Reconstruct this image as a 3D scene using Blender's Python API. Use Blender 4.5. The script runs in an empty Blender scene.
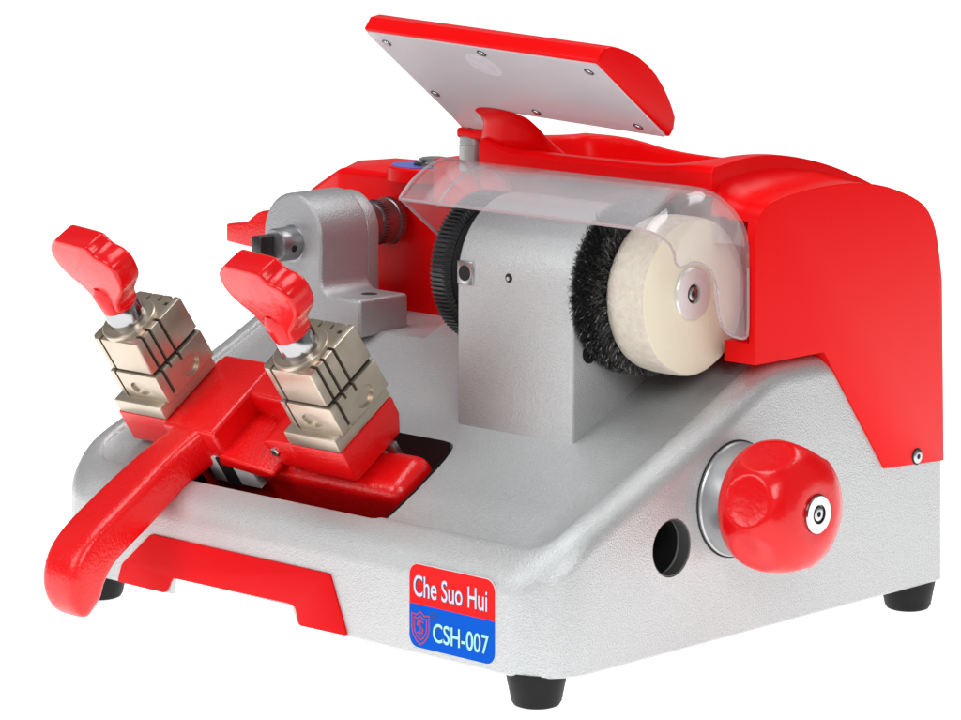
import bpy, bmesh, math, random
from mathutils import Vector, Matrix
random.seed(7)
R = math.radians
SC = bpy.context.scene
COL = SC.collection
FOOT = 14.0                     # rubber foot height: the floor lies at z = 0, the casting starts 14 mm above it
S = 0.001                       # everything below is written in millimetres

# ------------------------------------------------------------------ camera
TH = R(46)
cs, sn = math.cos(TH), math.sin(TH)
F = 3800.0; D0 = F/2.4; R0 = 68/2.4; H = 971/2.4
cam = bpy.data.cameras.new('camera'); camo = bpy.data.objects.new('camera', cam); COL.objects.link(camo)
camo.location = (S*(-R0*sn + D0*cs), S*(-R0*cs - D0*sn), S*(H + FOOT))
camo.rotation_euler = (R(90), 0, R(44))
cam.sensor_width = 36; cam.lens = F/961*36
cam.shift_x = 0.0; cam.shift_y = -645/961
cam.clip_start = 0.01; cam.clip_end = 100
SC.camera = camo

# ------------------------------------------------------------------ world and studio lamps
w = bpy.data.worlds.new('World'); SC.world = w; w.use_nodes = True
bg = w.node_tree.nodes['Background']
bg.inputs[1].default_value = 0.30
# invented pale and dark bands around the horizon, added to stripe the chrome reflections
wn = w.node_tree.nodes; wl = w.node_tree.links
wtc = wn.new('ShaderNodeTexCoord'); wg1 = wn.new('ShaderNodeTexGradient'); wg1.gradient_type = 'RADIAL'
wl.new(wtc.outputs['Generated'], wg1.inputs['Vector'])
wr = wn.new('ShaderNodeValToRGB'); wl.new(wg1.outputs['Fac'], wr.inputs['Fac'])
stops = [(0, .9), (.08, .9), (.12, .15), (.20, .15), (.25, 1), (.36, 1), (.41, .2), (.47, .2), (.52, .9), (.62, 1), (.66, .2), (.72, .2), (.78, .9), (.90, .9), (.93, .25), (.98, .3)]
wr.color_ramp.elements[0].position = 0; wr.color_ramp.elements[0].color = (.9, .9, .9, 1)
wr.color_ramp.elements[1].position = 1; wr.color_ramp.elements[1].color = (.9, .9, .9, 1)
for p_, v_ in stops[1:]:
    e_ = wr.color_ramp.elements.new(p_); e_.color = (v_, v_, v_, 1)
wl.new(wr.outputs['Color'], bg.inputs[0])

def lamp(name, loc, target, sx, sy, power, col=(1, 1, 1)):
    l = bpy.data.lights.new(name, 'AREA'); l.shape = 'RECTANGLE'; l.size = sx; l.size_y = sy
    l.energy = power; l.color = col
    o = bpy.data.objects.new(name, l); COL.objects.link(o); o.location = loc
    d = Vector(target) - Vector(loc)
    o.rotation_euler = d.to_track_quat('-Z', 'Y').to_euler()
    return o
CT = (-0.16, 0.12, 0.10)
lamp('softbox_front', (-0.75, -1.45, 1.05), CT, 0.8, 0.8, 12)
lamp('softbox_side', (1.25, -0.85, 1.0), CT, 0.7, 0.7, 13)
lamp('softbox_top', (-0.30, -0.25, 1.5), CT, 0.8, 0.6, 9, (.95, .98, 1))
lamp('softbox_back', (0.05, 0.85, 1.35), CT, 1.0, 0.5, 8)

SC.view_settings.view_transform = 'Standard'; SC.view_settings.look = 'None'
SC.view_settings.exposure = 0; SC.view_settings.gamma = 1
SC.render.engine = 'CYCLES'
SC.cycles.max_bounces = 10; SC.cycles.transparent_max_bounces = 16

# ------------------------------------------------------------------ materials
def mat(name, col, rough=.4, metal=0., coat=0., bump=None, vary=None, emit=None, spec=.5):
    """bump = (scale per metre, strength, distance mm); vary = (scale, second colour, contrast)"""
    m = bpy.data.materials.new(name); m.use_nodes = True
    n = m.node_tree.nodes; L = m.node_tree.links; p = n['Principled BSDF']
    p.inputs['Base Color'].default_value = (*col, 1); p.inputs['Roughness'].default_value = rough
    p.inputs['Metallic'].default_value = metal; p.inputs['Coat Weight'].default_value = coat
    p.inputs['Coat Roughness'].default_value = .08; p.inputs['Specular IOR Level'].default_value = spec
    tc = n.new('ShaderNodeTexCoord')
    if vary:
        t = n.new('ShaderNodeTexNoise'); t.inputs['Scale'].default_value = vary[0]; t.inputs['Detail'].default_value = 6
        L.new(tc.outputs['Object'], t.inputs['Vector'])
        r = n.new('ShaderNodeValToRGB'); c = vary[2]
        r.color_ramp.elements[0].position = .5-c; r.color_ramp.elements[1].position = .5+c
        r.color_ramp.elements[0].color = (*col, 1); r.color_ramp.elements[1].color = (*vary[1], 1)
        L.new(t.outputs['Fac'], r.inputs['Fac']); L.new(r.outputs['Color'], p.inputs['Base Color'])
    if bump:
        t = n.new('ShaderNodeTexNoise'); t.inputs['Scale'].default_value = bump[0]; t.inputs['Detail'].default_value = 3
        L.new(tc.outputs['Object'], t.inputs['Vector'])
        b = n.new('ShaderNodeBump'); b.inputs['Strength'].default_value = bump[1]; b.inputs['Distance'].default_value = bump[2]*S
        L.new(t.outputs['Fac'], b.inputs['Height']); L.new(b.outputs['Normal'], p.inputs['Normal'])
        L.new(b.outputs['Normal'], p.inputs['Coat Normal'])
    if emit:
        p.inputs['Emission Color'].default_value = (1, 1, 1, 1); p.inputs['Emission Strength'].default_value = emit
    return m
SILVER = mat('hammered silver paint', (.465, .478, .48), .27, .45, 0, (1500, .75, .42), (1500, (.56, .57, .57), .22))
SILVER2 = mat('grey cast bracket paint', (.36, .36, .37), .3, .45, 0, (1500, .9, .35), (1000, (.38, .38, .39), .3))
RED = mat('glossy red plastic', (.78, .002, .003), .30, 0, 0, (40, .05, 1), None, None, .1)
REDCAST = mat('red enamel on casting', (.73, .003, .004), .25, 0, 0, (700, .6, .4), None, None, .5)
REDKNOB = mat('red moulded knob', (.70, .004, .006), .22, 0, 0, (260, .22, .8), None, None, .4)
BRASS = mat('pale nickel jaw metal', (.50, .43, .34), .30, .75, 0, (1500, .25, .15), (150, (.57, .50, .405), .3))
CHROME = mat('polished chrome', (.60, .61, .62), .12, 1)
COLLAR = mat('chrome collar', (.40, .40, .41), .16, 1)
STEEL = mat('satin steel', (.50, .51, .52), .28, 1, 0, (900, .1, .1))
DARKSTEEL = mat('dark drum steel', (.30, .29, .30), .30, .9, 0, (900, .1, .1))
BLACK = mat('black rubber', (.006, .006, .0065), .5, 0, 0, (600, .3, .2), spec=.22)
BLACKP = mat('black plastic', (.016, .016, .018), .32, 0, .1)
DARK = mat('dark recess', (.004, .004, .004), .7)  # near-black that paints shade into holes, sockets and gaps; also colours drum marks
WIRE = mat('dark brush wire', (.13, .13, .13), .32, .85)
CLOTH = mat('cream buffing cloth', (.82, .75, .58), .85, 0, 0, (260, .35, .8), (70, (.80, .74, .58), .25))
CLOTHEDGE = mat('frayed buffing cloth', (.62, .54, .45), .9, 0, 0, (800, 1, 1.0), (300, (.76, .70, .60), .3))
DIFF = mat('milky lamp diffuser', (.60, .58, .61), .2, 0, .2, (30, .05, 1))
BLUE = mat('blue label print', (0, .085, .52), .5, spec=.05)
REDL = mat('red label print', (.80, .004, .004), .45, spec=.12)
LILAC = mat('silver lettering', (.62, .58, .72), .35)
CYAN = mat('pale blue lettering', (.32, .72, .86), .35)
NAVY = mat('dark mark', (.02, .02, .08), .4)
CRIMSON = mat('crimson emblem line', (.42, .01, .03), .4)
GREYP = mat('light grey metal strip', (.75, .76, .77), .4, 0)

def clear_mat(name, fac, rough):
    m = bpy.data.materials.new(name); m.use_nodes = True
    n = m.node_tree.nodes; L = m.node_tree.links; p = n['Principled BSDF']; out = n['Material Output']
    p.inputs['Base Color'].default_value = (.95, .93, .95, 1); p.inputs['Roughness'].default_value = rough
    tr = n.new('ShaderNodeBsdfTransparent'); tr.inputs[0].default_value = (.975, .97, .975, 1)
    gl = n.new('ShaderNodeBsdfGlossy'); gl.inputs['Roughness'].default_value = .06
    lw = n.new('ShaderNodeLayerWeight'); lw.inputs['Blend'].default_value = .5
    pw = n.new('ShaderNodeMath'); pw.operation = 'POWER'; pw.inputs[1].default_value = 4
    fr = n.new('ShaderNodeMath'); fr.operation = 'MULTIPLY_ADD'; fr.inputs[1].default_value = .45; fr.inputs[2].default_value = .04
    L.new(lw.outputs['Facing'], pw.inputs[0]); L.new(pw.outputs[0], fr.inputs[0])
    m1 = n.new('ShaderNodeMixShader'); m1.inputs[0].default_value = fac
    m2 = n.new('ShaderNodeMixShader')
    L.new(tr.outputs[0], m1.inputs[1]); L.new(p.outputs[0], m1.inputs[2])
    L.new(fr.outputs[0], m2.inputs[0]); L.new(m1.outputs[0], m2.inputs[1]); L.new(gl.outputs[0], m2.inputs[2])
    L.new(m2.outputs[0], out.inputs['Surface'])
    return m
CLEAR = clear_mat('clear acrylic', .09, .08)
FROST = clear_mat('milkier acrylic', .19, .22)  # more white diffuse mixed in, rougher surface

# ------------------------------------------------------------------ helpers
ROOT = bpy.data.objects.new('key_cutting_machine', None); COL.objects.link(ROOT)
ROOT.location = (-.1625, .1345, 0); ROOT.empty_display_size = .05
ROOT['label'] = 'red and silver bench key cutting machine with clear guard, buffing wheel and tilted lamp'
ROOT['category'] = 'key cutting machine'
OFF = Vector((.1625, -.1345, FOOT*S))
T0 = Matrix.Translation(OFF)
bpy.context.view_layer.update()

PHI = R(35); sp, cp = math.sin(PHI), math.cos(PHI)
OY, OZ = 15, 75.7
def W(x, u, v):                 # tilted carriage frame -> machine frame (mm)
    return Vector((x, OY + u*cp - v*sp, OZ + u*sp + v*cp))

def finish(name, bm, m, parent=None, smooth=35, label=None, keep=False):
    bmesh.ops.recalc_face_normals(bm, faces=bm.faces)
    me = bpy.data.meshes.new(name)
    bmesh.ops.scale(bm, vec=(S, S, S), verts=bm.verts)
    if parent is None: parent = ROOT
    bmesh.ops.translate(bm, vec=OFF, verts=bm.verts)
    bm.to_mesh(me); bm.free()
    if not isinstance(m, (list, tuple)): m = [m]
    for k in m: me.materials.append(k)
    o = bpy.data.objects.new(name, me); COL.objects.link(o); o.parent = parent
    if label: o['label'] = label
    shade(o, smooth)
    return o
def shade(o, ang=35):
    me = o.data
    bm = bmesh.new(); bm.from_mesh(me)
    for f in bm.faces: f.smooth = True
    for e in bm.edges:
        e.smooth = not (len(e.link_faces) == 2 and e.calc_face_angle(0) > R(ang))
    bm.to_mesh(me); bm.free()

def apply(o, ang=35):
    dg = bpy.context.evaluated_depsgraph_get()
    me = bpy.data.meshes.new_from_object(o.evaluated_get(dg))
    mats = [s for s in o.data.materials]
    o.modifiers.clear(); o.data = me
    if not len(me.materials):
        for k in mats: me.materials.append(k)
    shade(o, ang)
def bevel(o, wd, seg=3, ang=40, sh=35):
    md = o.modifiers.new('b', 'BEVEL'); md.width = wd*S; md.segments = seg; md.limit_method = 'ANGLE'; md.angle_limit = R(ang)
    md.harden_normals = False
    apply(o, sh)
def cut(o, cutter, op='DIFFERENCE'):
    md = o.modifiers.new('c', 'BOOLEAN'); md.operation = op; md.solver = 'EXACT'; md.object = cutter
    apply(o)
    bpy.data.objects.remove(cutter, do_unlink=True)

def box(bm, x0, x1, y0, y1, z0, z1, f=None):
    vs = [bm.verts.new(f(x, y, z) if f else (x, y, z)) for x in (x0, x1) for y in (y0, y1) for z in (z0, z1)]
    for q in ((0,1,3,2), (4,6,7,5), (0,4,5,1), (2,3,7,6), (0,2,6,4), (1,5,7,3)): bm.faces.new([vs[i] for i in q])
    return vs
def prism(bm, pts, f0, f1):     # pts 2D; f0/f1 map to the two end caps
    a = [bm.verts.new(f0(*p)) for p in pts]; b = [bm.verts.new(f1(*p)) for p in pts]; n = len(pts)
    bm.faces.new(a); bm.faces.new(b[::-1])
    for i in range(n): bm.faces.new((a[i], b[i], b[(i+1) % n], a[(i+1) % n]))
def frame(axis):
    a = Vector(axis).normalized(); t = Vector((0, 0, 1)) if abs(a.z) < .9 else Vector((1, 0, 0))
    u = t.cross(a).normalized(); return a, u, a.cross(u)
def lathe(bm, org, axis, prof, n=64, rmod=None, cap=True):   # prof: (distance along axis, radius)
    a, u, v = frame(axis); org = Vector(org); rings = []
    for k, (d, r) in enumerate(prof):
        if r < 1e-6: rings.append([bm.verts.new(org + a*d)])
        else:
            rg = []
            for i in range(n):
                t = 2*math.pi*i/n; rr = r*(rmod(k, i, t) if rmod else 1)
                rg.append(bm.verts.new(org + a*d + u*rr*math.cos(t) + v*rr*math.sin(t)))
            rings.append(rg)
    for A, B in zip(rings, rings[1:]):
        if len(A) == 1 and len(B) == 1: continue
        for i in range(n):
            j = (i+1) % n
            if len(A) == 1: bm.faces.new((A[0], B[i], B[j]))
            elif len(B) == 1: bm.faces.new((A[i], B[0], A[j]))
            else: bm.faces.new((A[i], B[i], B[j], A[j]))
    if cap:
        if len(rings[0]) > 1: bm.faces.new(rings[0])
        if len(rings[-1]) > 1: bm.faces.new(rings[-1][::-1])
def rpoly(x0, x1, y0, y1, r, n=6):
    out = []
    for cx, cy, a0 in ((x1-r, y1-r, 0), (x0+r, y1-r, 90), (x0+r, y0+r, 180), (x1-r, y0+r, 270)):
        for i in range(n+1):
            t = R(a0 + 90*i/n); out.append((cx + r*math.cos(t), cy + r*math.sin(t)))
    return out
def interp(tab, t):
    if t <= tab[0][0]: 
        (a, b), (c, d) = tab[0], tab[1]; return b + (d-b)*(t-a)/(c-a)
    for (a, b), (c, d) in zip(tab, tab[1:]):
        if t <= c: return b + (d-b)*(t-a)/(c-a)
    return tab[-1][1]
def smoothpts(p, it=2, closed=False):   # Chaikin
    for _ in range(it):
        q = []; n = len(p)
        rng = range(n) if closed else range(n-1)
        if not closed: q.append(p[0])
        for i in rng:
            a, b = p[i], p[(i+1) % n]
            q.append(tuple(a[k]*.75 + b[k]*.25 for k in range(len(a)))); q.append(tuple(a[k]*.25 + b[k]*.75 for k in range(len(a))))
        if not closed: q.append(p[-1])
        p = q
    return p

# ------------------------------------------------------------------ floor (glow added to keep the ground white and free of shadow)
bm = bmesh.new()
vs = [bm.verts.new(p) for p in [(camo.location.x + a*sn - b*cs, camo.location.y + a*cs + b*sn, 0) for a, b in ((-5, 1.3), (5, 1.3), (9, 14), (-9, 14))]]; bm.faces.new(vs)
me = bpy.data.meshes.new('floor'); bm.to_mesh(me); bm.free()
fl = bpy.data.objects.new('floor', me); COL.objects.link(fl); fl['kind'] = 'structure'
me.materials.append(mat('white floor with added glow', (.9, .9, .9), .6, 0, 0, None, None, .95, .2))

# ------------------------------------------------------------------ base casting
RAMP = smoothpts([(-2, 43), (0, 44), (12, 50.5), (22, 58), (30, 62.5), (45, 68.5), (60, 75), (80, 83.5), (106, 95), (140, 112), (152, 116), (160, 116), (400, 116)], 2)
def ramp(y): return interp(RAMP, y)
BX0, BX1, BY0, BY1 = -325., 0., 0., 269.9
def rloop(t, z=None, drop=0):
    out = []
    rf, rb = max(26-t*.9, .8), max(1.5-t*.3, .6)
    x0, x1, y0, y1 = BX0+t, BX1-t, BY0+t, BY1-t
    def arc(cx, cy, r, a0, n=9):
        for i in range(n+1):
            a = R(a0+90*i/n); out.append((cx+r*math.cos(a), cy+r*math.sin(a)))
    def seg(a, b, n):
        for i in range(1, n): out.append((a[0]+(b[0]-a[0])*i/n, a[1]+(b[1]-a[1])*i/n))
    arc(x1-rf, y0+rf, rf, 270); seg((x1, y0+rf), (x1, y1-rb), 44)
    arc(x1-rb, y1-rb, rb, 0); seg((x1-rb, y1), (x0+rb, y1), 40)
    arc(x0+rb, y1-rb, rb, 90); seg((x0, y1-rb), (x0, y0+rf), 44)
    arc(x0+rf, y0+rf, rf, 180); seg((x0+rf, y0), (x1-rf, y0), 40)
    return out
bm = bmesh.new(); loops = []
for t, z in ((9, 1.5), (3, 0), (.8, .0), (0, .9)): loops.append([bm.verts.new((x, y, z)) for x, y in rloop(t)])
RFIL = 11.
for k in range(9):
    a = R(90*k/8); t = RFIL*(1-math.cos(a)); dr = RFIL*(1-math.sin(a))
    loops.append([bm.verts.new((x, y, ramp(y)-dr)) for x, y in rloop(t)])
for t, d in ((13.0, 0), (13.8, .4), (14.8, 1.9), (16.2, 2.4), (28, 2.6), (38, 2.5), (50, 2.2), (64, 2.0), (80, 2.0), (98, 2.0), (116, 2.0), (131, 2.0), (134.3, 2.0)):
    loops.append([bm.verts.new((x, y, ramp(y)-d)) for x, y in rloop(t)])
for A, B in zip(loops, loops[1:]):
    n = len(A)
    for i in range(n): bm.faces.new((A[i], A[(i+1) % n], B[(i+1) % n], B[i]))
bm.faces.new(loops[-1]); bm.faces.new(loops[0][::-1])
base = finish('base', bm, SILVER, label='silver hammered base casting with sloped top')
# pocket for the swinging carriage
PK = smoothpts([(-262, 12), (-112, 12), (-109.5, 28), (-114.5, 55), (-119, 67), (-262, 67)], 0)
def rounded(pts, r=5, n=4):
    out = []; m = len(pts)
    for i in range(m):
        p = Vector(pts[i]); a = (Vector(pts[i-1])-p); b = (Vector(pts[(i+1) % m])-p)
        ra = min(r, a.length*.45); rb = min(r, b.length*.45)
        A = p + a.normalized()*ra; B = p + b.normalized()*rb
        for k in range(n+1):
            t = k/n; q = A*(1-t)**2 + p*2*t*(1-t) + B*t*t; out.append((q.x, q.y))
    return out
PKR = rounded(PK, 6)
bm = bmesh.new(); prism(bm, PKR, lambda x, y: (x, y, 16), lambda x, y: (x, y, 130))
cut(base, finish('cutter', bm, SILVER))
bm = bmesh.new(); box(bm, -292, -204, 116, 300, 106, 160); cut(base, finish('cutter', bm, SILVER))
bm = bmesh.new(); lathe(bm, (-30, 78, 45.2), (1, 0, 0), [(0, 12.6), (60, 12.6)], 48); cut(base, finish('cutter', bm, SILVER))
for x0, x1, xa, xb, y0, y1 in ((-238.5, -151, -236.5, -156, -6, 4), (-262, -151, -262, -155, 3, 31), (-306, -90, -306, -94, 30, 225)):
    bm = bmesh.new(); prism(bm, [(x0, -3), (xa, 8), (xb, 8), (x1, -3)], lambda x, z: (x, y0, z), lambda x, z: (x, y1, z)); cut(base, finish('cutter', bm, SILVER))
# dark inner skins of the pocket and the side hole
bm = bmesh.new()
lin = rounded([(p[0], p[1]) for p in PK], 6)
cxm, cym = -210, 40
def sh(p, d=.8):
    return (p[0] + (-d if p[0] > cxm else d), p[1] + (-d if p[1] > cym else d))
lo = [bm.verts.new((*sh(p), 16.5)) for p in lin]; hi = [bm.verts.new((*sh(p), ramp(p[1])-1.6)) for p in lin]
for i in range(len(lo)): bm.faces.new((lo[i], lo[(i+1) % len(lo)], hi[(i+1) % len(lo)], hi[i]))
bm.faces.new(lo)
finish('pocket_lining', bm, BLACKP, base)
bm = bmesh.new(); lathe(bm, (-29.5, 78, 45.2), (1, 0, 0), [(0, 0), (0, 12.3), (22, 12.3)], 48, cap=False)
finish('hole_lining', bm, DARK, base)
bm = bmesh.new(); lathe(bm, (-6, 78, 45.2), (1, 0, 0), [(0, 12.35), (5.6, 12.35), (5.6, 11.9), (0, 11.9)], 48, cap=False)
finish('hole_rim', bm, mat('grey hole wall', (.10, .10, .10), .5, .3, 0, (800, .4, .4)), base)
# feet
for x, y in ((-20, 14), (-304, 14), (-14, 262), (-296, 255)):
    bm = bmesh.new(); lathe(bm, (x, y, 1.2), (0, 0, -1), [(0, 13.2), (1.4, 13.2), (13, 10.8), (14.6, 9.8), (15.2, 8.2), (15.2, 3), (13.5, 0)], 48)
    finish('rubber_foot', bm, BLACK)
# front red plate
bm = bmesh.new()
pp = rounded([(-250.5, 26), (-131, 26.3), (-120, .8), (-150.6, .3), (-153.2, 8.2), (-157, 9), (-235.5, 8), (-240.5, .3), (-274, .3), (-271, 9)], 1.6, 3)
prism(bm, pp, lambda x, z: (x, -1.1, z), lambda x, z: (x, .5, z))
o = finish('front_plate', bm, mat('satin red plate', (.62, .003, .006), .5, 0, 0, (300, .1, .2), spec=.1)); bevel(o, .35, 2)

# ------------------------------------------------------------------ brand label
lab = None
def plate(name, pts, y0, y1, m, parent):
    bm = bmesh.new(); prism(bm, pts, lambda x, z: (x, y0, z), lambda x, z: (x, y1, z)); return finish(name, bm, m, parent)
LX0, LX1, LZ0, LZ1, LM = -81.6, -30.6, 3.2, 39.0, 21.8
rp = rpoly(LX0, LX1, LZ0, LZ1, 5)
lab = plate('brand_label', rpoly(LX0-.18, LX1+.18, LZ0-.18, LZ1+.18, 5.1), -.25, .3, mat('label backing', (.75, .77, .80), .4), ROOT)
up = [(x, max(z, LM)) for x, z in rp if z > LM-6]
top = [(LX0, LM)] + [p for p in reversed(rp) if p[1] > LM+1] + [(LX1, LM)]
bot = [(LX0, LM)] + [p for p in rp if p[1] < LM-1] + [(LX1, LM)]
def order(pts):
    cx = sum(p[0] for p in pts)/len(pts); cz = sum(p[1] for p in pts)/len(pts)
    return sorted(pts, key=lambda p: math.atan2(p[1]-cz, p[0]-cx))
plate('red_field', order(top), -.42, -.2, REDL, lab)
plate('blue_field', order(bot), -.42, -.2, BLUE, lab)
def text(body, x0, x1, z0, z1, y, m, name, parent, thick=.06, bold=.012):
    cu = bpy.data.curves.new(name, 'FONT'); cu.body = body; cu.size = 1; cu.offset = bold
    t = bpy.data.objects.new(name, cu); COL.objects.link(t)
    dg = bpy.context.evaluated_depsgraph_get()
    me = bpy.data.meshes.new_from_object(t.evaluated_get(dg)); bpy.data.objects.remove(t, do_unlink=True)
    bm = bmesh.new(); bm.from_mesh(me)
    xs = [v.co.x for v in bm.verts]; ys = [v.co.y for v in bm.verts]
    ax, bx, ay, by = min(xs), max(xs), min(ys), max(ys)
    for v in bm.verts:
        v.co = Vector((x0+(v.co.x-ax)/(bx-ax)*(x1-x0), y, z0+(v.co.y-ay)/(by-ay)*(z1-z0)))
    r = bmesh.ops.extrude_face_region(bm, geom=list(bm.faces))
    bmesh.ops.translate(bm, vec=(0, -thick, 0), verts=[e for e in r['geom'] if isinstance(e, bmesh.types.BMVert)])
    return finish(name, bm, m, parent)
text('Che Suo Hui', -78.6, -34.6, 25.0, 34.2, -.50, NAVY, 'lettering', lab, .03, .03)
text('Che Suo Hui', -78.9, -34.9, 25.2, 34.4, -.55, LILAC, 'lettering', lab, .06, .008)
text('CSH-007', -67.0, -33.8, 6.9, 15.1, -.50, NAVY, 'lettering', lab, .03, .03)
text('CSH-007', -67.2, -34.0, 7.1, 15.3, -.55, CYAN, 'lettering', lab, .06, .008)
def stroke(bm, pts, wd, y, th=.08, closed=False):
    n = len(pts)
    for i in range(n if closed else n-1):
        a = Vector(pts[i]); b = Vector(pts[(i+1) % n]); d = (b-a).normalized()*wd/2; q = Vector((-d.y, d.x))
        prism(bm, [tuple(a-d+q), tuple(b+d+q), tuple(b+d-q), tuple(a-d-q)], lambda x, z: (x, y, z), lambda x, z: (x, y-th+i*.001, z))
bm = bmesh.new()
ex, ez = -74.8, 12.0
shp = [(0, 6.8), (2.4, 5.2), (5.2, 5.6), (5.3, 0), (4.4, -3.4), (2.2, -6.0), (0, -7.2), (-2.2, -6.0), (-4.4, -3.4), (-5.3, 0), (-5.2, 5.6), (-2.4, 5.2)]
stroke(bm, [(ex+a, ez+b) for a, b in shp], .55, -.46, closed=True)
stroke(bm, [(ex+a*.72, ez+b*.72) for a, b in shp], .5, -.47, closed=True)
stroke(bm, [(ex+1.7, ez+2.4), (ex-1.2, ez+2.9), (ex-1.8, ez+1), (ex+1.4, ez-.4), (ex+1.2, ez-2.2), (ex-1.9, ez-2.4)], .6, -.48)
stroke(bm, [(ex-.1, ez+3.8), (ex+.1, ez-3.6)], .4, -.49)
finish('emblem', bm, CRIMSON, lab)
bm = bmesh.new(); c0 = (-66.6, 18.0)
stroke(bm, [(c0[0]+1.7*math.cos(R(a)), c0[1]+1.7*math.sin(R(a))) for a in range(0, 360, 20)], .28, -.46, closed=True)
finish('registered_mark', bm, NAVY, lab)
text('R', c0[0]-.7, c0[0]+.8, c0[1]-.9, c0[1]+.9, -.47, NAVY, 'lettering', lab, .04)

# ------------------------------------------------------------------ red housing
ARCH = [(133.0, 172), (134.2, 179.5), (138.5, 186), (147, 189.3), (168, 191.6), (188, 192.2), (206, 191.6), (224, 188.8), (237, 185), (249, 180.5), (257.5, 175.5), (263.5, 167), (266.8, 155), (268.9, 140)]
prof = [(133.0, 117.3)] + smoothpts(ARCH, 1) + [(270.2, 56), (225.3, 58.6), (181.3, 117.3)]
bm = bmesh.new(); prism(bm, prof, lambda y, z: (-169, y, z), lambda y, z: (.9, y, z))
cover = finish('cover', bm, RED, label='glossy red rear housing with tool tray on top')
md = cover.modifiers.new('b', 'BEVEL'); md.width = 7.5*S; md.segments = 5; md.limit_method = 'WEIGHT'
bmx = bmesh.new(); bmx.from_mesh(cover.data); bw = bmx.edges.layers.float.new('bevel_weight_edge')
for e in bmx.edges:
    a, b = e.verts; X = OFF.x+.9*S
    if abs(a.co.x-X) < 1e-6 and abs(b.co.x-X) < 1e-6:
        za, zb = (a.co.z-OFF.z)/S, (b.co.z-OFF.z)/S
        ym = ((a.co.y+b.co.y)/2-OFF.y)/S
        if min(za, zb) > 150: e[bw] = .22 if ym < 136 else (.5 if ym < 144 else (.8 if ym < 152 else 1))
        elif max(za, zb) > 130 and min(za, zb) > 100 and a.co.y > .0: e[bw] = .15
        else: e[bw] = .13
bmx.to_mesh(cover.data); bmx.free(); apply(cover, 30)
bm = bmesh.new(); box(bm, -175, -17, 120, 158, 100, 189.2); cut(cover, finish('cutter', bm, RED))
bm = bmesh.new(); prism(bm, [(-19, 120), (-2.6, 120), (-2.6, 133.6), (-15, 157), (-19, 157)], lambda x, y: (x, y, 126.5), lambda x, y: (x, y, 171.5)); cut(cover, finish('cutter', bm, RED))
bm = bmesh.new(); prism(bm, [(-19, 120), (-4.2, 120), (-4.2, 133.6), (-16, 156.5), (-19, 156.5)], lambda x, y: (x, y, 170), lambda x, y: (x, y, 180)); cut(cover, finish('cutter', bm, RED))
# tray on top of the housing, with a scooped floor
TR = smoothpts([(132.6, 202.2), (140, 203.6), (157, 205.2), (172, 205.2), (186, 203.6), (203, 200.2), (221, 195.3), (240, 188.5), (253, 183), (258, 176)], 2)
bm = bmesh.new(); NX, NY = 150, 170; X0, X1, Y0, Y1 = -168.5, -24, 132.6, 256
FR = smoothpts([(-170, 205), (-162, 203.2), (-150, 200.9), (-140, 200.4), (-90, 200.3), (-50, 200.6), (-34, 201.6), (-24, 202.3)], 2)
BK = smoothpts([(-170, 201.3), (-144, 201.5), (-130, 200), (-116, 197.6), (-94, 196.4), (-70, 196.4), (-24, 199)], 2)
def sst(a): a = max(0, min(1, a)); return a*a*(3-2*a)
def tray_z(x, y):
    f, b = interp(FR, x), interp(BK, x)
    z = f + (b-f)*sst((y-141)/64)
    z -= max(0, y-207)*.42
    w = sst((x+62)/34)
    z = z*(1-w) + (interp(TR, y)+.4*0)*w
    # scoop with a crisp rolled lip
    a = abs((x+99)/62.5); b2 = abs((y-172)/31.5)
    d = (a**4.5 + b2**4.5)**(1/4.5)
    m = sst((1-d)/.10)
    z = z*(1-m) + 189.5*m
    z -= 1.9*(1-sst((y-132.6)/2.6))
    return z
g = [[bm.verts.new((X0+(X1-X0)*i/NX, Y0+(Y1-Y0)*j/NY, tray_z(X0+(X1-X0)*i/NX, Y0+(Y1-Y0)*j/NY))) for j in range(NY+1)] for i in range(NX+1)]
for i in range(NX):
    for j in range(NY): bm.faces.new((g[i][j], g[i+1][j], g[i+1][j+1], g[i][j+1]))
ring = [g[i][0] for i in range(NX+1)] + [g[NX][j] for j in range(1, NY+1)] + [g[i][NY] for i in range(NX-1, -1, -1)] + [g[0][j] for j in range(NY-1, 0, -1)]
lowr = [bm.verts.new((v.co.x, v.co.y, 189.35 if v.co.y < 157.5 else 168)) for v in ring]
for i in range(len(ring)): bm.faces.new((ring[i], ring[(i+1) % len(ring)], lowr[(i+1) % len(ring)], lowr[i]))
bm.faces.new(lowr)
tr = finish('tool_tray', bm, RED, cover, smooth=50)
md = tr.modifiers.new('b', 'BEVEL'); md.width = 1.2*S; md.segments = 3; md.limit_method = 'ANGLE'; md.angle_limit = R(60); apply(tr, 50)
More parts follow.
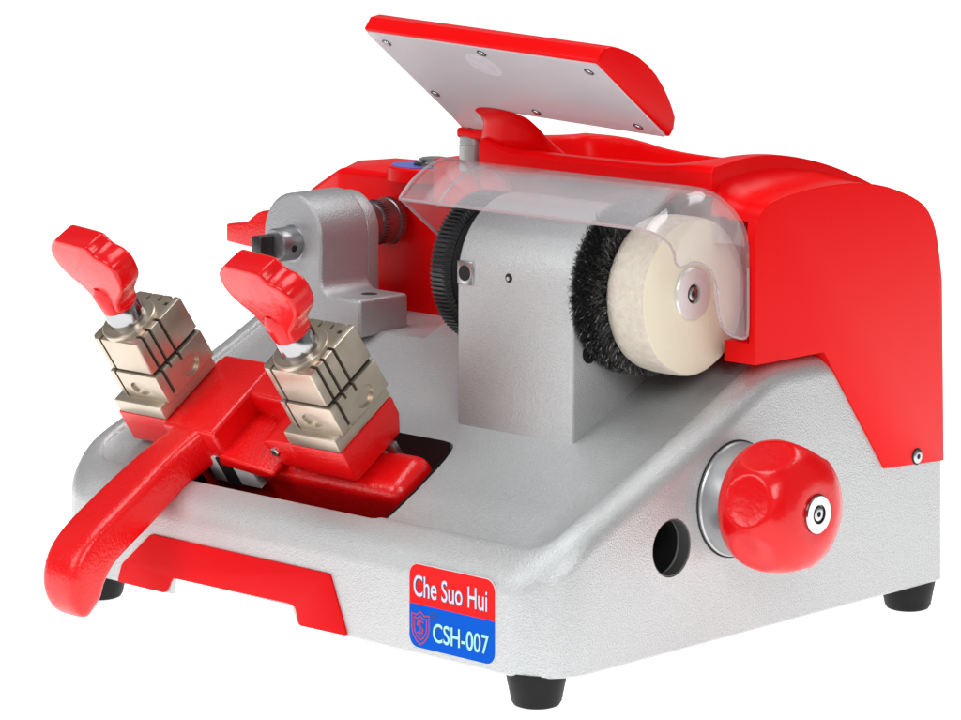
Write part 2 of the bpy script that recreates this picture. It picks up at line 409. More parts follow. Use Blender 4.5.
# concave fillet strip between tray side and outer arch
bm = bmesh.new(); rows = []
for y in [133.3+2.4*i for i in range(50)]:
    zb = interp(ARCH, y)-.25 if y < 262 else 165
    zt = max(zb+.5, interp(TR, min(y, 257))-3)
    hgt = min(12, max(.3, (zt-zb)*.92))
    rows.append([bm.verts.new((-24.6+15.5*(1-math.sin(R(a))), y, zb+hgt*(1-math.cos(R(a))))) for a in (0, 18, 36, 54, 72, 90)] + [bm.verts.new((-26, y, zb-3))])
for A, B in zip(rows, rows[1:]):
    for i in range(len(A)): bm.faces.new((A[i], A[(i+1) % len(A)], B[(i+1) % len(A)], B[i]))
bm.faces.new(rows[0]); bm.faces.new(rows[-1][::-1])
tf = finish('tray_fillet', bm, RED, cover, smooth=60)
bm = bmesh.new(); prism(bm, [(-32, 120), (-4.4, 120), (-4.4, 133.6), (-16.2, 156.2), (-32, 156.2)], lambda x, y: (x, y, 160), lambda x, y: (x, y, 181)); cut(tf, finish('cutter', bm, RED)); shade(tf, 60)
# lower left section
bm = bmesh.new()
pl = rounded([(-160, 186), (-320, 186), (-360, 200), (-360, 262), (-160, 262)], 2.2, 4)
def leftz(x, y):
    z = 173.5 + min(4, max(0, y-186)*.2) - max(0, y-225)*.35
    if x < -314: z -= ((-314-x)/46)**1.6*22
    return z
levels = [0, .6, 1.]
A = [bm.verts.new((x, y, 104)) for x, y in pl]
bmr = [A]
cx, cy = -250, 222
def inset(p, k): return (cx+(p[0]-cx)*k, cy+(p[1]-cy)*k)
bmr.append([bm.verts.new((x, y, leftz(x, y)-3)) for x, y in pl])
for k, d in ((.997, 1.4), (.985, .35), (.965, 0), (.93, 0), (.85, 0), (.7, 0), (.5, 0), (.25, 0), (.02, 0)):
    bmr.append([bm.verts.new((*inset(p, k), leftz(*inset(p, k))-d)) for p in pl])
for P, Q in zip(bmr, bmr[1:]):
    for i in range(len(P)): bm.faces.new((P[i], P[(i+1) % len(P)], Q[(i+1) % len(P)], Q[i]))
bm.faces.new(bmr[-1]); bm.faces.new(A[::-1])
finish('side_housing', bm, RED, cover, smooth=40)
# step box that carries the lamp post
bm = bmesh.new(); box(bm, -219, -166, 152, 200, 165, 189.5); o = finish('lamp_pedestal', bm, RED, cover); bevel(o, 2.2, 4)
# round switch on a raised disc
sw = None
bm = bmesh.new(); lathe(bm, (-263, 193, 172), (0, 0, 1), [(0, 20), (6.2, 20), (7, 19)], 72); sw = finish('power_switch', bm, RED, label='round blue faced switch on raised red disc')
bm = bmesh.new(); lathe(bm, (-263, 193, 178.9), (0, 0, 1), [(0, 17.6), (.6, 17.6)], 72); finish('switch_face', bm, mat('blue switch face', (.10, .12, .50), .3), sw)
bm = bmesh.new(); lathe(bm, (-259, 194, 179.3), (0, 0, 1), [(0, 10.5), (1.4, 10.2), (1.8, 9)], 48); finish('switch_bezel', bm, BLACKP, sw)
bm = bmesh.new(); lathe(bm, (-259, 194, 180.8), (0, 0, 1), [(0, 8), (1.6, 7.8), (2.2, 6.5), (2.2, 0)], 48); finish('switch_button', bm, CHROME, sw)

# recessed screws
def screw(org, axis, r, parent, name='screw', m=STEEL, ring=None, depth=1.0):
    org = Vector(org); a = Vector(axis).normalized()
    bm = bmesh.new(); lathe(bm, org, a, [(-.6, r), (depth*.6, r), (depth, r*.8), (depth, r*.38), (depth*.3, r*.36), (depth*.3, 0)], 32)
    s_ = finish(name, bm, m, parent)
    bm = bmesh.new(); lathe(bm, org + a*(depth*.32), a, [(0, r*.37), (.05, r*.36), (.05, 0)], 6)
    finish('socket', bm, DARK, parent if parent is not ROOT and parent.parent is not None and parent.parent is not ROOT else s_)
    return s_
screw((.9, 249.7, 60.8), (1, 0, 0), 3.2, cover)
bm = bmesh.new(); lathe(bm, (.8, 249.7, 60.8), (1, 0, 0), [(0, 3.9), (.18, 3.9), (.18, 0)], 32); finish('screw_seat', bm, DARK, cover)

# ------------------------------------------------------------------ side adjustment knob
KY, KZ = 120, 60.3
bm = bmesh.new()
def lob(k, i, t):
    d, rad = kp[k]
    ph = ((t+.25) % (2*math.pi/7)) - math.pi/7
    q = 1 - (ph/.40)**2 - ((d-29)/11.5)**2
    return 1 - (.10*max(0, q)**.85 if rad > 12 else 0)
kp = smoothpts([(10, 0), (10, 19), (10.5, 24), (13, 26.6), (18, 28.4), (26, 29), (33, 28.4), (39.5, 25.8), (43.6, 21), (45.8, 15.5), (46.4, 11.5), (46.2, 9), (46.2, 8.6), (45.8, 8.2), (45.8, 0)], 2)
amp = [.085*math.exp(-((d-30)/11.)**2) if r > 12 else 0 for d, r in kp]
lathe(bm, (0, KY, KZ), (1, 0, 0), kp, 210, lob)
knob = finish('adjustment_knob', bm, REDKNOB, smooth=50, label='round red knob with finger scallops on the silver side')
bm = bmesh.new(); lathe(bm, (0, KY, KZ), (1, 0, 0), [(-1, 25), (1.2, 25), (1.8, 24.4), (13, 24.4), (13, 10)], 96)
finish('bushing', bm, mat('turned steel bushing', (.48, .49, .50), .38, .8, 0, (200, .03, .2)), knob)
bm = bmesh.new(); lathe(bm, (.0, KY, KZ), (1, 0, 0), [(.05, 25.7), (.25, 25.7), (.25, 24)], 96, cap=False); finish('bushing_shade_ring', bm, DARK, knob)  # flat dark ring paints the shade where the bushing meets the side
bm = bmesh.new(); lathe(bm, (45.4, KY, KZ), (1, 0, 0), [(0, 8.3), (1.9, 8.3), (2.3, 7.8), (2.3, 4.2), (1.0, 4.0), (1.0, 0)], 48); finish('washer', bm, CHROME, knob)
bm = bmesh.new(); lathe(bm, (46.2, KY, KZ), (1, 0, 0), [(0, 3.9), (.25, 3.9), (.25, 0)], 32); finish('gap_ring', bm, DARK, knob)
bm = bmesh.new(); lathe(bm, (46.3, KY, KZ), (1, 0, 0), [(0, 2.9), (1.0, 2.9), (1.2, 2.5), (1.2, 1.3), (.4, 1.2), (.4, 0)], 6*6); finish('bolt', bm, STEEL, knob)
bm = bmesh.new(); lathe(bm, (46.72, KY, KZ), (1, 0, 0), [(0, 1.2), (.1, 1.2), (.1, 0)], 6); finish('socket', bm, DARK, knob)

# ------------------------------------------------------------------ spindle housing
AY, AZ = 115.5, 148.6
bm = bmesh.new()
pr_ = [(80, 70)] + [(AY-35.5*math.cos(R(a)), AZ+35.5*math.sin(R(a))) for a in range(0, 181, 6)] + [(151, 70)]
prism(bm, pr_, lambda y, z: (-131.5, y, z), lambda y, z: (-60, y, z))
tow = finish('spindle_housing', bm, SILVER, label='silver arched housing carrying the spindle'); bevel(tow, 1.6, 4)
bm = bmesh.new(); box(bm, -130.6, -120.8, 79.2, 85, 145.6, 156.2); ins = finish('square_insert', bm, STEEL, tow); bevel(ins, .3, 2)
bm = bmesh.new(); lathe(bm, (-126, 79.3, 150.8), (0, -1, 0), [(0, 3.6), (.25, 3.6), (.25, 0)], 32); finish('insert_hole', bm, DARK, tow)
bm = bmesh.new(); lathe(bm, (-99, 80.1, 151.2), (0, -1, 0), [(0, 2.1), (.15, 2.1), (.15, 0)], 24); finish('set_screw_hole', bm, DARK, tow)
bm = bmesh.new(); lathe(bm, (-99.3, 80, 150.9), (0, -1, 0), [(.1, 1.0), (.35, 1.0), (.35, 0)], 6); finish('set_screw', bm, STEEL, tow)
bm = bmesh.new(); lathe(bm, (-60.2, 91, 120.5), (1, 0, 0), [(0, 4.5), (.35, 4.5), (.35, 0)], 36); finish('drain_hole', bm, DARK, tow)
# ribbed drive wheel
bm = bmesh.new(); NT = 100
def teeth(k, i, t): return 1.0 if gp[k][1] < 32 else (1.0 if (i % 6) in (0, 1, 2) else .962)
gp = [(0, 10), (0, 33.6), (.6, 34.9), (8.6, 34.9), (9.6, 33), (10.2, 30.6), (9.2, 29), (13.5, 20), (17, 14), (18, 14)]
lathe(bm, (-150.2, AY, AZ), (1, 0, 0), gp, NT*6, teeth)
finish('ribbed_wheel', bm, mat('ribbed black moulding', (.022, .023, .025), .34, 0, .1), smooth=30, label='black ribbed hand wheel behind the housing')
bm = bmesh.new(); lathe(bm, (-152, AY, AZ), (1, 0, 0), [(0, 7), (125, 7)], 32); finish('spindle', bm, STEEL)
# wire brush
bm = bmesh.new(); lathe(bm, (-59, AY, AZ), (1, 0, 0), [(0, 16), (1, 24), (4, 28), (11, 28), (14, 24), (15, 16)], 48)
br = finish('wire_brush', bm, mat('brush core', (.008, .008, .008), .8), label='dense black wire brush wheel')
bm = bmesh.new(); rr = random.Random(3)
for k in range(25000):
    t = rr.uniform(0, 2*math.pi); x = -59 + 15*rr.random(); r1 = rr.uniform(37.0, 39.5) if rr.random() < .85 else rr.uniform(32, 36)
    r0 = rr.uniform(22, 30); wd = .12; px, py, pz = x, t, r0
    pts = []
    x1 = -51.5 + (x+51.5)*rr.uniform(1.0, 1.15)
    for q in range(4):
        f = q/3; rad = r0+(r1-r0)*f; tt = t + rr.uniform(-.05, .05); xx = x+(x1-x)*f + rr.uniform(-1.3, 1.3)
        pts.append(Vector((xx, AY+rad*math.cos(tt), AZ+rad*math.sin(tt))))
    d = Vector((rr.uniform(-1, 1), rr.uniform(-1, 1), rr.uniform(-1, 1))).normalized()*wd
    L0 = [(bm.verts.new(p-d), bm.verts.new(p+d)) for p in pts]
    for a, b in zip(L0, L0[1:]): bm.faces.new((a[0], a[1], b[1], b[0]))
me = bpy.data.meshes.new('bristles'); bmesh.ops.scale(bm, vec=(S, S, S), verts=bm.verts); bmesh.ops.translate(bm, vec=OFF, verts=bm.verts)
bm.to_mesh(me); bm.free(); me.materials.append(WIRE); bo = bpy.data.objects.new('bristles', me); COL.objects.link(bo); bo.parent = br
# buffing wheel
WY, WZ = 118.3, 146.9
bm = bmesh.new(); rr = random.Random(5); nz = [rr.uniform(-1, 1) for _ in range(400)]
wp = [(0, 8), (0, 30), (.5, 33.8), (2, 34.6), (7, 35.1), (12, 35.2), (19, 35.1), (21.4, 34.8), (22.2, 34.2), (22.5, 33.4), (22.6, 22), (22.5, 12), (22.5, 0)]
def wob(k, i, t): return 1 + (.004*math.sin(3*t+1)+.003*math.sin(7*t)+.0025*nz[(i*3+k*7) % 400] if 1 < k < 10 else 0)
lathe(bm, (-44.3, WY, WZ), (1, 0, 0), wp, 160, wob)
bw_ = finish('buffing_wheel', bm, [CLOTH, CLOTHEDGE], smooth=45, label='cream cloth buffing wheel with chrome hub')
for f in bw_.data.polygons:
    n_ = f.normal
    if abs(n_.x) < .75: f.material_index = 1
HX = -23.6
bm = bmesh.new(); lathe(bm, (HX, WY-2.2, WZ+1.6), (1, 0, 0), [(-1, 11.2), (1.6, 11.8), (3.0, 11.8), (3.6, 11.1), (3.6, 4.4), (1.6, 4.2), (1.6, 0)], 64); hub = finish('hub_washer', bm, mat('bright hub metal', (.80, .80, .78), .3, .4), bw_, smooth=25)
bm = bmesh.new(); lathe(bm, (HX+1.7, WY-2.2, WZ+1.6), (1, 0, 0), [(0, 4.1), (.3, 4.1), (.3, 0)], 32); finish('gap_ring', bm, DARK, bw_)
bm = bmesh.new(); lathe(bm, (HX+1.8, WY-2.2, WZ+1.6), (1, 0, 0), [(0, 3.1), (1.4, 3.1), (1.6, 2.8), (1.6, 1.6), (.8, 1.4), (.8, 0)], 36); finish('bolt', bm, STEEL, bw_)
bm = bmesh.new(); lathe(bm, (HX+2.65, WY-2.2, WZ+1.6), (1, 0, 0), [(0, 1.4), (.1, 1.4), (.1, 0)], 6); finish('socket', bm, DARK, bw_)

# ------------------------------------------------------------------ clear splash guard
GP = smoothpts([(76.5, 181.5), (82, 187.2), (90, 192.6), (99, 196.3), (108, 197.6), (116, 196.0), (123, 191.6), (128.5, 185.2), (131.4, 178), (132.3, 170)], 2)
def ginset(pts, d, taper=False):
    out = []
    for i, p in enumerate(pts):
        a = pts[max(0, i-1)]; b = pts[min(len(pts)-1, i+1)]
        t = Vector((b[0]-a[0], b[1]-a[1])).normalized(); n_ = Vector((t.y, -t.x))
        k = interp([(110, 1), (116, .95), (123, .7), (128.5, .4), (131.4, .12), (132.4, 0)], p[0]) if taper else 1
        out.append((p[0]+n_.x*d*k, p[1]+n_.y*d*k))
    return out
bm = bmesh.new(); rows = []
st = [(-165, 0), (-150, 0), (-120, 0), (-80, 0), (-40, 0), (-16, 0)]
RG = 12
for a in (15, 30, 45, 60, 75, 90): st.append((-2-RG+RG*math.sin(R(a)), RG*(1-math.cos(R(a)))))
for x, d in st: rows.append([bm.verts.new((x, y, z)) for y, z in ginset(GP, d*.75 if d else 0, True)])
for A, B in zip(rows, rows[1:]):
    for i in range(len(A)-1): bm.faces.new((A[i], A[i+1], B[i+1], B[i]))
last = rows[-1]
outl = smoothpts([(132.3, 160), (132.3, 145), (132.2, 130.5), (130.5, 129.2), (128, 129.2), (120.2, 131.5), (114.1, 136.1), (111.0, 146.2), (110.5, 154), (108, 160.5), (104, 163.8), (99, 165.9), (94, 166.4), (88.5, 165.0), (85.6, 165.0), (83.2, 168.0), (82.6, 171.5)], 1)
capv = list(last) + [bm.verts.new((-2, y, z)) for y, z in outl]
f = bm.faces.new(capv); bmesh.ops.triangulate(bm, faces=[f])
lft = rows[0]
lo_ = [bm.verts.new((-165, y, z)) for y, z in ((126, 160), (119, 157.5), (105, 160))]
f = bm.faces.new([v for v in lft] + lo_); bmesh.ops.triangulate(bm, faces=[f])
bmesh.ops.recalc_face_normals(bm, faces=bm.faces)
g_ = finish('splash_guard', bm, [CLEAR, FROST], smooth=50, label='clear curved acrylic guard over brush and wheel')
for f in g_.data.polygons:
    xx = (f.center.x-OFF.x)/S
    if -140 < xx < -14: f.material_index = 1
md = g_.modifiers.new('s', 'SOLIDIFY'); md.thickness = 1.8*S; md.offset = -1; apply(g_, 50)
bm = bmesh.new()   # polished edge beads of the guard
def tube(bm, pts, r, n=8, closed=False):
    rings = []
    for i, p in enumerate(pts):
        p = Vector(p); a = Vector(pts[max(0, i-1)]); b = Vector(pts[min(len(pts)-1, i+1)])
        ax, u, v = frame(b-a); rings.append([bm.verts.new(p+u*r*math.cos(2*math.pi*k/n)+v*r*math.sin(2*math.pi*k/n)) for k in range(n)])
    for A, B in zip(rings, rings[1:]):
        for i in range(n): bm.faces.new((A[i], B[i], B[(i+1) % n], A[(i+1) % n]))
    bm.faces.new(rings[0]); bm.faces.new(rings[-1][::-1])
tube(bm, [(-165, y, z) for y, z in GP], .8)
tube(bm, [(-165, 76.8, 181.5), (-165, 105, 160)], .8)
tube(bm, [(-165, 76.5, 181.3), (-100, 76.5, 181.3), (-17, 76.5, 181.3)], .7)
tube(bm, [(-142, y, z) for y, z in ginset(GP, 1.9)], .7)
tube(bm, [(-17, 76.6, 181.3), (-12, 77.4, 180.4), (-7.5, 79.2, 178.6), (-4, 81.2, 175.5)] + [(-2.6, y, z) for y, z in outl[::-1]], .6)
def edge_mat():
    m = bpy.data.materials.new('acrylic edge'); m.use_nodes = True
    n = m.node_tree.nodes; L = m.node_tree.links; p = n['Principled BSDF']; out = n['Material Output']
    p.inputs['Base Color'].default_value = (.62, .50, .52, 1); p.inputs['Roughness'].default_value = .1
    tr = n.new('ShaderNodeBsdfTransparent'); tr.inputs[0].default_value = (.85, .8, .82, 1)
    mx = n.new('ShaderNodeMixShader'); mx.inputs[0].default_value = .5
    L.new(tr.outputs[0], mx.inputs[1]); L.new(p.outputs[0], mx.inputs[2]); L.new(mx.outputs[0], out.inputs['Surface'])
    return m
finish('guard_edge', bm, edge_mat(), g_)

# ------------------------------------------------------------------ probe bracket (left, behind the jaws)
CXB, CZB, BY = -282, 145.5, 118
bm = bmesh.new()
RB = 20.5
out = [(CXB+RB*math.cos(R(a)), CZB+4+RB*math.sin(R(a))) for a in range(0, 181, 9)]
out += [(CXB-RB, 104)]
flt = [(-234, 104), (-234, 122.5)] + [(CXB+RB+7-7*math.sin(R(a)), 129.5-7*math.cos(R(a))) for a in (0, 22, 45, 68, 90)]
prism(bm, out + flt, lambda x, z: (x, BY, z), lambda x, z: (x, BY+33, z))
brk = finish('probe_bracket', bm, SILVER2, label='grey cast bracket holding the tracing probe'); bevel(brk, 2.0, 4, 50)
bm = bmesh.new()
out2 = [(CXB+.5+(RB-1.2)*math.cos(R(a)), CZB+3.6+(RB-1.2)*math.sin(R(a))) for a in range(0, 181, 9)] + [(CXB-RB+1, 108), (CXB+RB-.8, 108)]
prism(bm, out2, lambda x, z: (x, BY+32.5, z), lambda x, z: (x, BY+41, z)); o = finish('rear_flange', bm, SILVER2, brk); bevel(o, 1.2, 3, 50)
bm = bmesh.new(); lathe(bm, (-246, BY+18, 122.4), (0, 0, 1), [(0, 4), (.2, 4), (.2, 0)], 32); finish('bolt_hole', bm, DARK, brk)
bm = bmesh.new(); lathe(bm, (CXB, BY+2, CZB), (0, -1, 0), [(0, 9), (2.05, 9), (2.2, 8.4), (13, 8.2), (14.2, 7.6), (14.2, 0)], 56)
shf = finish('probe_shaft', bm, mat('dull steel shaft', (.33, .33, .34), .3, .8), brk)
bm = bmesh.new(); a_ = Vector((.96, 0, -.1)).normalized(); lathe(bm, Vector((CXB, BY-6, CZB-.5)) + a_*7.9, a_ , [(0, 1.7), (.5, 1.7), (.5, 0)], 20); finish('shaft_hole', bm, DARK, brk)
bm = bmesh.new(); box(bm, CXB-6.5, CXB+.5, BY-21, BY-12, CZB-7, CZB+5); o = finish('probe_tip', bm, BLACKP, brk); bevel(o, .8, 2)
bm = bmesh.new()
dp = [(0, 8.5), (4, 8.8), (4.2, 10.4), (10, 10.4), (10.2, 11.2), (19.5, 11.4), (20, 10.8), (20.4, 11.8), (24, 11.8), (24.6, 11)]
def knurl(k, i, t): return 1 + (.02*(1 if i % 2 else -1) if k >= 7 else 0)
lathe(bm, (CXB+4, BY+40, CZB+5.5), (0, 1, 0), dp, 120, knurl); finish('micrometer_drum', bm, DARKSTEEL, brk, label='graduated steel drum behind the bracket')
bm = bmesh.new()
for i in range(48):
    t = 2*math.pi*i/48; c_, s_ = math.cos(t), math.sin(t); ln = 4.5 if i % 5 == 0 else 3
    p = lambda r, a, y: (CXB+4+r*math.cos(t+a), y, CZB+5.5+r*math.sin(t+a))
    vs = [bm.verts.new(p(r, a, y)) for r in (11.0, 11.42) for a in (-.012, .012) for y in (BY+50.3, BY+50.3+ln)]
    for q in ((0,1,3,2), (4,6,7,5), (0,4,5,1), (2,3,7,6), (0,2,6,4), (1,5,7,3)): bm.faces.new([vs[k] for k in q])
finish('graduation_marks', bm, DARK, brk)

# ------------------------------------------------------------------ side lever on the left
bm = bmesh.new()
lv = [(-361, 136), (-361, 145), (-346, 147), (-338, 152.6), (-334, 154), (-322, 154.6), (-300, 154.6), (-300, 140), (-328, 142), (-338, 134.4), (-347, 135)]
prism(bm, lv, lambda x, z: (x, 146, z), lambda x, z: (x, 156, z))
o = finish('clamp_lever', bm, REDCAST, label='red lever sticking out at the left'); bevel(o, 1.1, 3, 30)

# ------------------------------------------------------------------ swinging carriage (tilted frame)
def lbox(name, x0, x1, u0, u1, v0, v1, m, parent, bv=1.5, seg=3):
    bm = bmesh.new(); box(bm, x0, x1, u0, u1, v0, v1, W); o = finish(name, bm, m, parent)
    if bv: bevel(o, bv, seg)
    return o
car = lbox('carriage', -259, -118, 0, 27, -54, -20, REDCAST, ROOT, 7, 6); car['label'] = 'red tilting carriage seated in the base pocket'
for x0, x1 in ((-173.5, -139.8), (-292.5, -256.6)):
    bm = bmesh.new(); prism(bm, [(0, -.3), (38.2, -.3), (37.6, -10), (33, -17.6), (7, -17.6), (0, -17.0)] if x0 > -200 else [(0, -.3), (38.2, -.3), (37.6, -10), (33, -20), (0, -18.0)], lambda u, v: W(x0, u, v), lambda u, v: W(x1, u, v))
    o = finish('jaw_support', bm, REDCAST, car); bevel(o, .9, 3)
lbox('crossbeam', -262, -172, 25, 45, -26, -1.0, REDCAST, car, 3, 5)
bm = bmesh.new(); prism(bm, [(-3, 0), (46, 0), (46, -22), (-3, -22)], lambda u, v: W(-259, u, v-.1), lambda u, v: W(-223.5, u, v-.1)); o = finish('handle_hub', bm, REDCAST, car); bevel(o, 2.2, 4)
bm = bmesh.new(); prism(bm, [(-225, -12), (-228, -18.5), (-199, -21.5), (-191, -19.5), (-191, -16.5), (-205, -14.5)], lambda x, v: W(x, -5, v), lambda x, v: W(x, 26, v)); o = finish('hub_boss', bm, REDCAST, car); bevel(o, 3.5, 5)
bm = bmesh.new(); prism(bm, [(-172, -.8), (-172, -17), (-188, -17), (-196, -4), (-188, -1.5)], lambda x, v: W(x, 1.0, v), lambda x, v: W(x, 22, v)); o = finish('support_lug', bm, REDCAST, car); bevel(o, 1.0, 3)
screw(W(-189, 1.0, -8.5), W(0, -1, 0)-W(0, 0, 0), 2.5, car, depth=1.2)
lbox('support_pin', -143, -137, 24, 27, -25, -16.5, DARKSTEEL, car, .4, 2)
lbox('steel_strip', -238, -207, -4.2, .3, -30, -15, GREYP, car, .3, 2)
lbox('strip_slot', -229, -220, -4.6, -3.4, -30.3, -14.6, DARK, car, 0)
# handle: swept bar that curls down at its tip
path = [(14, -11, -240.5, 21, 21), (0, -11, -242, 22, 21), (-12, -11, -246, 22, 21), (-25, -11, -249, 24, 20.5), (-42, -11, -250.5, 27, 20.5), (-60, -10.5, -251.5, 27, 20.5), (-72, -10.5, -252, 26.5, 21),
        (-81, -13, -252, 26, 22.5), (-87.5, -18, -252, 25, 21), (-90, -24.5, -252, 23.5, 18), (-90, -29, -252, 20, 14), (-89.5, -32, -252, 13, 8)]
path = smoothpts(path, 1)
bm = bmesh.new(); rings = []
for i, p in enumerate(path):
    a = path[max(0, i-1)]; b = path[min(len(path)-1, i+1)]
    t = Vector((b[0]-a[0], b[1]-a[1])).normalized(); n_ = Vector((t.y, -t.x))
    if n_.y < -.0: pass
    rg = []
    for k in range(36):
        th = 2*math.pi*k/36; e = .44
        c_ = math.copysign(abs(math.cos(th))**e, math.cos(th)); s_ = math.copysign(abs(math.sin(th))**e, math.sin(th))
        rg.append(bm.verts.new(W(p[2]+c_*p[3]/2, p[0]+n_.x*s_*p[4]/2, p[1]+n_.y*s_*p[4]/2)))
    rings.append(rg)
for A, B in zip(rings, rings[1:]):
    for i in range(36): bm.faces.new((A[i], B[i], B[(i+1) % 36], A[(i+1) % 36]))
bm.faces.new(rings[0]); bm.faces.new(rings[-1][::-1])
han = finish('handle', bm, REDCAST, smooth=60, label='long red carriage handle curling down at its tip')
md = han.modifiers.new('s', 'SUBSURF'); md.levels = 1; md.render_levels = 1; apply(han, 60)

# key jaws --------------------------------------------------------
def jaw(dx, lbl):
    X = lambda x: x+dx
    bm = bmesh.new(); box(bm, X(-173.3), X(-140), -.2, 38, 0, 7.6, W); bp = finish('key_clamp', bm, BRASS, label=lbl); bevel(bp, .8, 3)
    # lower jaw
    bm = bmesh.new(); box(bm, X(-169.5), X(-137.6+.8), 3.6, 37.8, 7.4, 23.0, W); lo = finish('lower_jaw', bm, BRASS, bp); bevel(lo, .7, 2)
    def cutbox(o, *a):
        bm = bmesh.new(); box(bm, *a, W); cut(o, finish('cutter', bm, BRASS))
    def dimple(o, c, ax, r1, r2, r3):
        el = [(math.cos(R(a)), math.sin(R(a))) for a in range(0, 360, 10)]
        bm = bmesh.new()
        if ax == 'x': prism(bm, el, lambda p, q: W(c[0]+5, c[1]+p*r2, c[2]+q*r3), lambda p, q: W(c[0]-1.8, c[1]+p*(r2-.25), c[2]+q*(r3-.25)))
        else: prism(bm, el, lambda p, q: W(c[0]+p*r1, c[1]-5, c[2]+q*r3), lambda p, q: W(c[0]+p*(r1-.25), c[1]+1.5, c[2]+q*(r3-.25)))
        cut(o, finish('cutter', bm, BRASS))
    cutbox(lo, X(-141.5), X(-130), 8.2, 9.9, 5, 30)
    cutbox(lo, X(-166.2), X(-164.7), -5, 6.5, 5, 30)
    cutbox(lo, X(-141), X(-130), 13.5, 15.0, 20.5, 30)
    cutbox(lo, X(-141), X(-130), 20.4, 22.0, 19, 30)
    dimple(lo, (X(-136.6), 23.5, 13.6), 'x', 1.5, 6.2, 5.0)
    dimple(lo, (X(-153), 3.4, 14.2), 'y', 6.5, 1.5, 4.0)
    # upper jaw
    bm = bmesh.new(); prism(bm, rounded([(X(-169.5), 6), (X(-167), 3.8), (X(-137.6), 3.8), (X(-137.6), 37.6), (X(-166.5), 37.6), (X(-169.5), 34)], .6, 2), lambda x, u: W(x, u, 25.0), lambda x, u: W(x, u, 43.2))
    up_ = finish('upper_jaw', bm, BRASS, bp); bevel(up_, .7, 2, 50)
    for u in (8.4, 13.6, 20.6): cutbox(up_, X(-142.0), X(-130), u-.1, u+1.6, 20, 50)
    cutbox(up_, X(-163.8), X(-162.2), -5, 7, 20, 50)
    for u in (27, 32): cutbox(up_, X(-144+.0), X(-141.5), u+4, u+6, 38, 50)
    cutbox(up_, X(-158), X(-156.6), 33, 45, 36, 50); cutbox(up_, X(-150), X(-148.6), 33, 45, 36, 50)
    bm = bmesh.new(); box(bm, X(-168), X(-139), 5.4, 36.4, 8.2, 42, W); finish('jaw_gap_shade', bm, mat('painted jaw gap shade', (.03, .025, .02), .5, .6), bp)  # dark block added so the jaw gaps and slots read as deep shade
    n_ = (W(0, 0, 1)-W(0, 0, 0)); c = W(X(-154.2), 17.5, 43)
    bm = bmesh.new(); lathe(bm, c, n_, [(0, 13.6), (2.0, 13.6), (2.5, 13.1), (2.5, 9), (3, 8)], 64); finish('top_disc', bm, BRASS, bp)
    bm = bmesh.new(); lathe(bm, c, n_, [(2.4, 9.4), (3.2, 9.5), (11.0, 8.9), (12.0, 8.3), (12.2, 7)], 64); finish('collar', bm, COLLAR, bp)
    # wing handle
    ol = smoothpts([(-8.8, 54), (-9.2, 60), (-13, 66), (-21, 71), (-26.5, 78), (-25.5, 88), (-15, 95), (-13, 95.3), (10, 96.3), (12, 95.4), (14.5, 91), (22, 90.2), (27, 86), (25.5, 75), (17.5, 67.5), (9.8, 61), (9, 54)], 2, True)
    ol = smoothpts(ol, 1, True)
    ca, sa = math.cos(R(7)), math.sin(R(7))
    def wp_(l, v, t, k=1):
        l2 = l*k; v2 = 75+(v-75)*(k if v > 58 else 1)
        return W(X(-154.2)+l2*ca+t*sa, 17.5-l2*sa+t*ca, v2)
    def oin(d):
        out = []
        for q in range(len(ol)):
            a, b = ol[q-2], ol[(q+2) % len(ol)]; t_ = Vector((b[0]-a[0], b[1]-a[1])).normalized()
            out.append((ol[q][0]+t_.y*d, ol[q][1]-t_.x*d))
        return out
    bm = bmesh.new(); layers = []
    for t, d in ((-6.3, 2.0), (-6.2, 1.3), (-5.8, .6), (-5.2, .2), (-4.5, 0), (0, -.1), (4.5, 0), (5.2, .2), (5.8, .6), (6.2, 1.3), (6.3, 2.0)):
        layers.append([bm.verts.new(wp_(l, v, t)) for l, v in oin(d)])
    for A, B in zip(layers, layers[1:]):
        for i in range(len(A)): bm.faces.new((A[i], B[i], B[(i+1) % len(A)], A[(i+1) % len(A)]))
    bm.faces.new(layers[0]); bm.faces.new(layers[-1][::-1])
    wg = finish('wing_handle', bm, REDKNOB, bp, smooth=50)
    bm = bmesh.new(); lathe(bm, W(X(-154.2), 17.5, 53.5), n_, [(0, 8.6), (3, 8.9), (8, 9.4), (12, 9.2), (15, 7)], 48); finish('handle_stem', bm, REDKNOB, bp)
    return bp
jaw(0, 'pale metal key clamp with red wing handle, right of the two')
jaw(-117, 'pale metal key clamp with red wing handle, left of the two')

# ------------------------------------------------------------------ work lamp
P1 = Vector((-192.6, 80, 258.4)); LA = (Vector((-45.1, 80, 252.3))-P1).normalized()
tau = R(36.5); LB = Vector((0, math.cos(tau), -math.sin(tau))); LB = (LB - LA*LB.dot(LA)).normalized()
LN = LA.cross(LB).normalized()
if LN.z < 0: LN = -LN
def LW(a, b, n): return P1 + LA*a + LB*b + LN*n
bm = bmesh.new()
Wd = 63
arc = [(0, -.5), (0, 6.4)] + [(t*Wd, 6.4 + 10.8*math.sin(math.pi*min(1, t*.96+.03))**.8*1.0) for t in (.06, .14, .24, .36, .48, .6, .72, .82, .9, .96)] + [(Wd, 4.2), (Wd, -.5)]
prism(bm, arc, lambda b, n: LW(0, b, n), lambda b, n: LW(147.7, b, n))
lp = finish('work_lamp', bm, RED, label='tilted red lamp head with white diffuser facing down'); bevel(lp, 1.2, 3, 45)
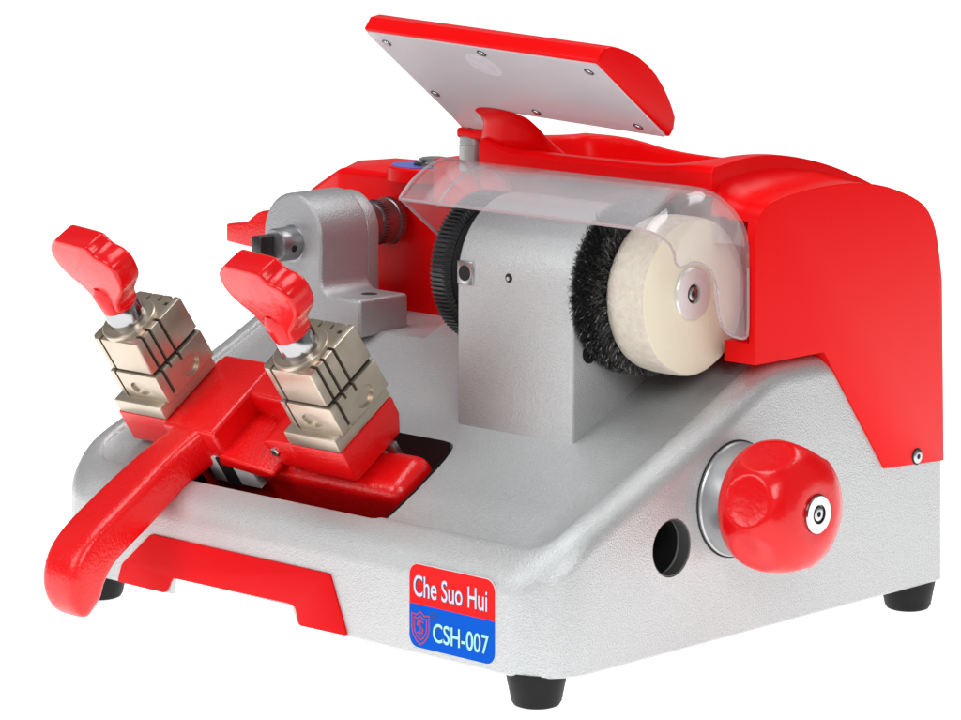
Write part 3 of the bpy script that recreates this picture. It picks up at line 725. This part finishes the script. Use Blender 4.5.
bm = bmesh.new(); prism(bm, [(0.4, 55), (28, 55), (25.5, 67), (20.5, 79), (13.5, 92), (12, 96.5), (0, 97), (-3, 92)], lambda a, b: LW(a, b, -.45), lambda a, b: LW(a, b, 6)); o = finish('lamp_extension', bm, RED, lp); bevel(o, .8, 2)
bm = bmesh.new(); prism(bm, rounded([(1.4, 1.6), (146.2, 1.6), (146.2, 61.8), (28, 61.8), (25.3, 66), (20, 78), (13, 91), (11.5, 94.6), (1, 95)], 1.2, 3), lambda a, b: LW(a, b, -1.3), lambda a, b: LW(a, b, 0.2))
finish('diffuser', bm, DIFF, lp)
bm = bmesh.new(); lathe(bm, LW(66, 17, -1.25), -LN, [(0, 9.5), (.08, 9.5), (.08, 0)], 40)
finish('led_reflector', bm, mat('pale led disc on diffuser', (.74, .73, .76), .2, 0, 0, (300, .5, .4), (260, (.62, .60, .64), .3)), lp)  # paler disc laid on the diffuser for the LED element behind it
for a, b in ((9.2, 9), (73, 6), (137, 9), (6.4, 54), (70, 57), (134, 55.5), (6, 87)):
    bm = bmesh.new(); lathe(bm, LW(a, b, -1.25), -LN, [(0, 2.5), (.25, 2.5), (.25, 0)], 24); finish('screw_shade_disc', bm, mat('screw shade', (.06, .06, .065), .4), lp)  # flat dark disc paints the shade around the screw
    bm = bmesh.new(); lathe(bm, LW(a, b, -1.4), -LN, [(0, 1.7), (.5, 1.6), (.5, 0)], 20); s_ = finish('screw', bm, STEEL, lp)
# neck and post
bm = bmesh.new(); rings = []
q0 = LW(42, 66, -1.6); q1 = LW(46, 72, -9)
key = [(q0, 17.5, 6.5), (Vector((-153.5, 140, 211.5)), 17, 8), (Vector((-157, 145, 205)), 19.5, 10.5), (Vector((-159, 153, 197)), 25, 14)]
key = [(*k[0], k[1], k[2]) for k in key]
for x, y, z, rx, ry in smoothpts(key, 3):
    tl = max(0, min(1, (z-205)/10))
    rings.append([bm.verts.new((x+rx*math.cos(R(a)), y+ry*math.sin(R(a))*(1-.2*tl), z-tl*(ry*math.sin(R(a))*.6+rx*math.cos(R(a))*.04))) for a in range(0, 360, 10)])
for A, B in zip(rings, rings[1:]):
    for i in range(len(A)): bm.faces.new((A[i], B[i], B[(i+1) % len(A)], A[(i+1) % len(A)]))
bm.faces.new(rings[0]); bm.faces.new(rings[-1][::-1])
finish('lamp_neck', bm, RED, lp, smooth=60)
bm = bmesh.new(); box(bm, -197, -176, 146, 160, 201.6, 206.5); o = finish('post_bracket', bm, RED, lp); bevel(o, 1.5, 3)
bm = bmesh.new(); lathe(bm, (-191, 152, 186), (0, 0, 1), [(0, 6.8), (12.2, 6.8), (12.3, 6.3), (12.8, 6.3), (12.9, 6.8), (16.0, 6.6), (16.8, 5.8)], 48); finish('lamp_post', bm, mat('satin aluminium post', (.45, .45, .45), .35, .6), lp)
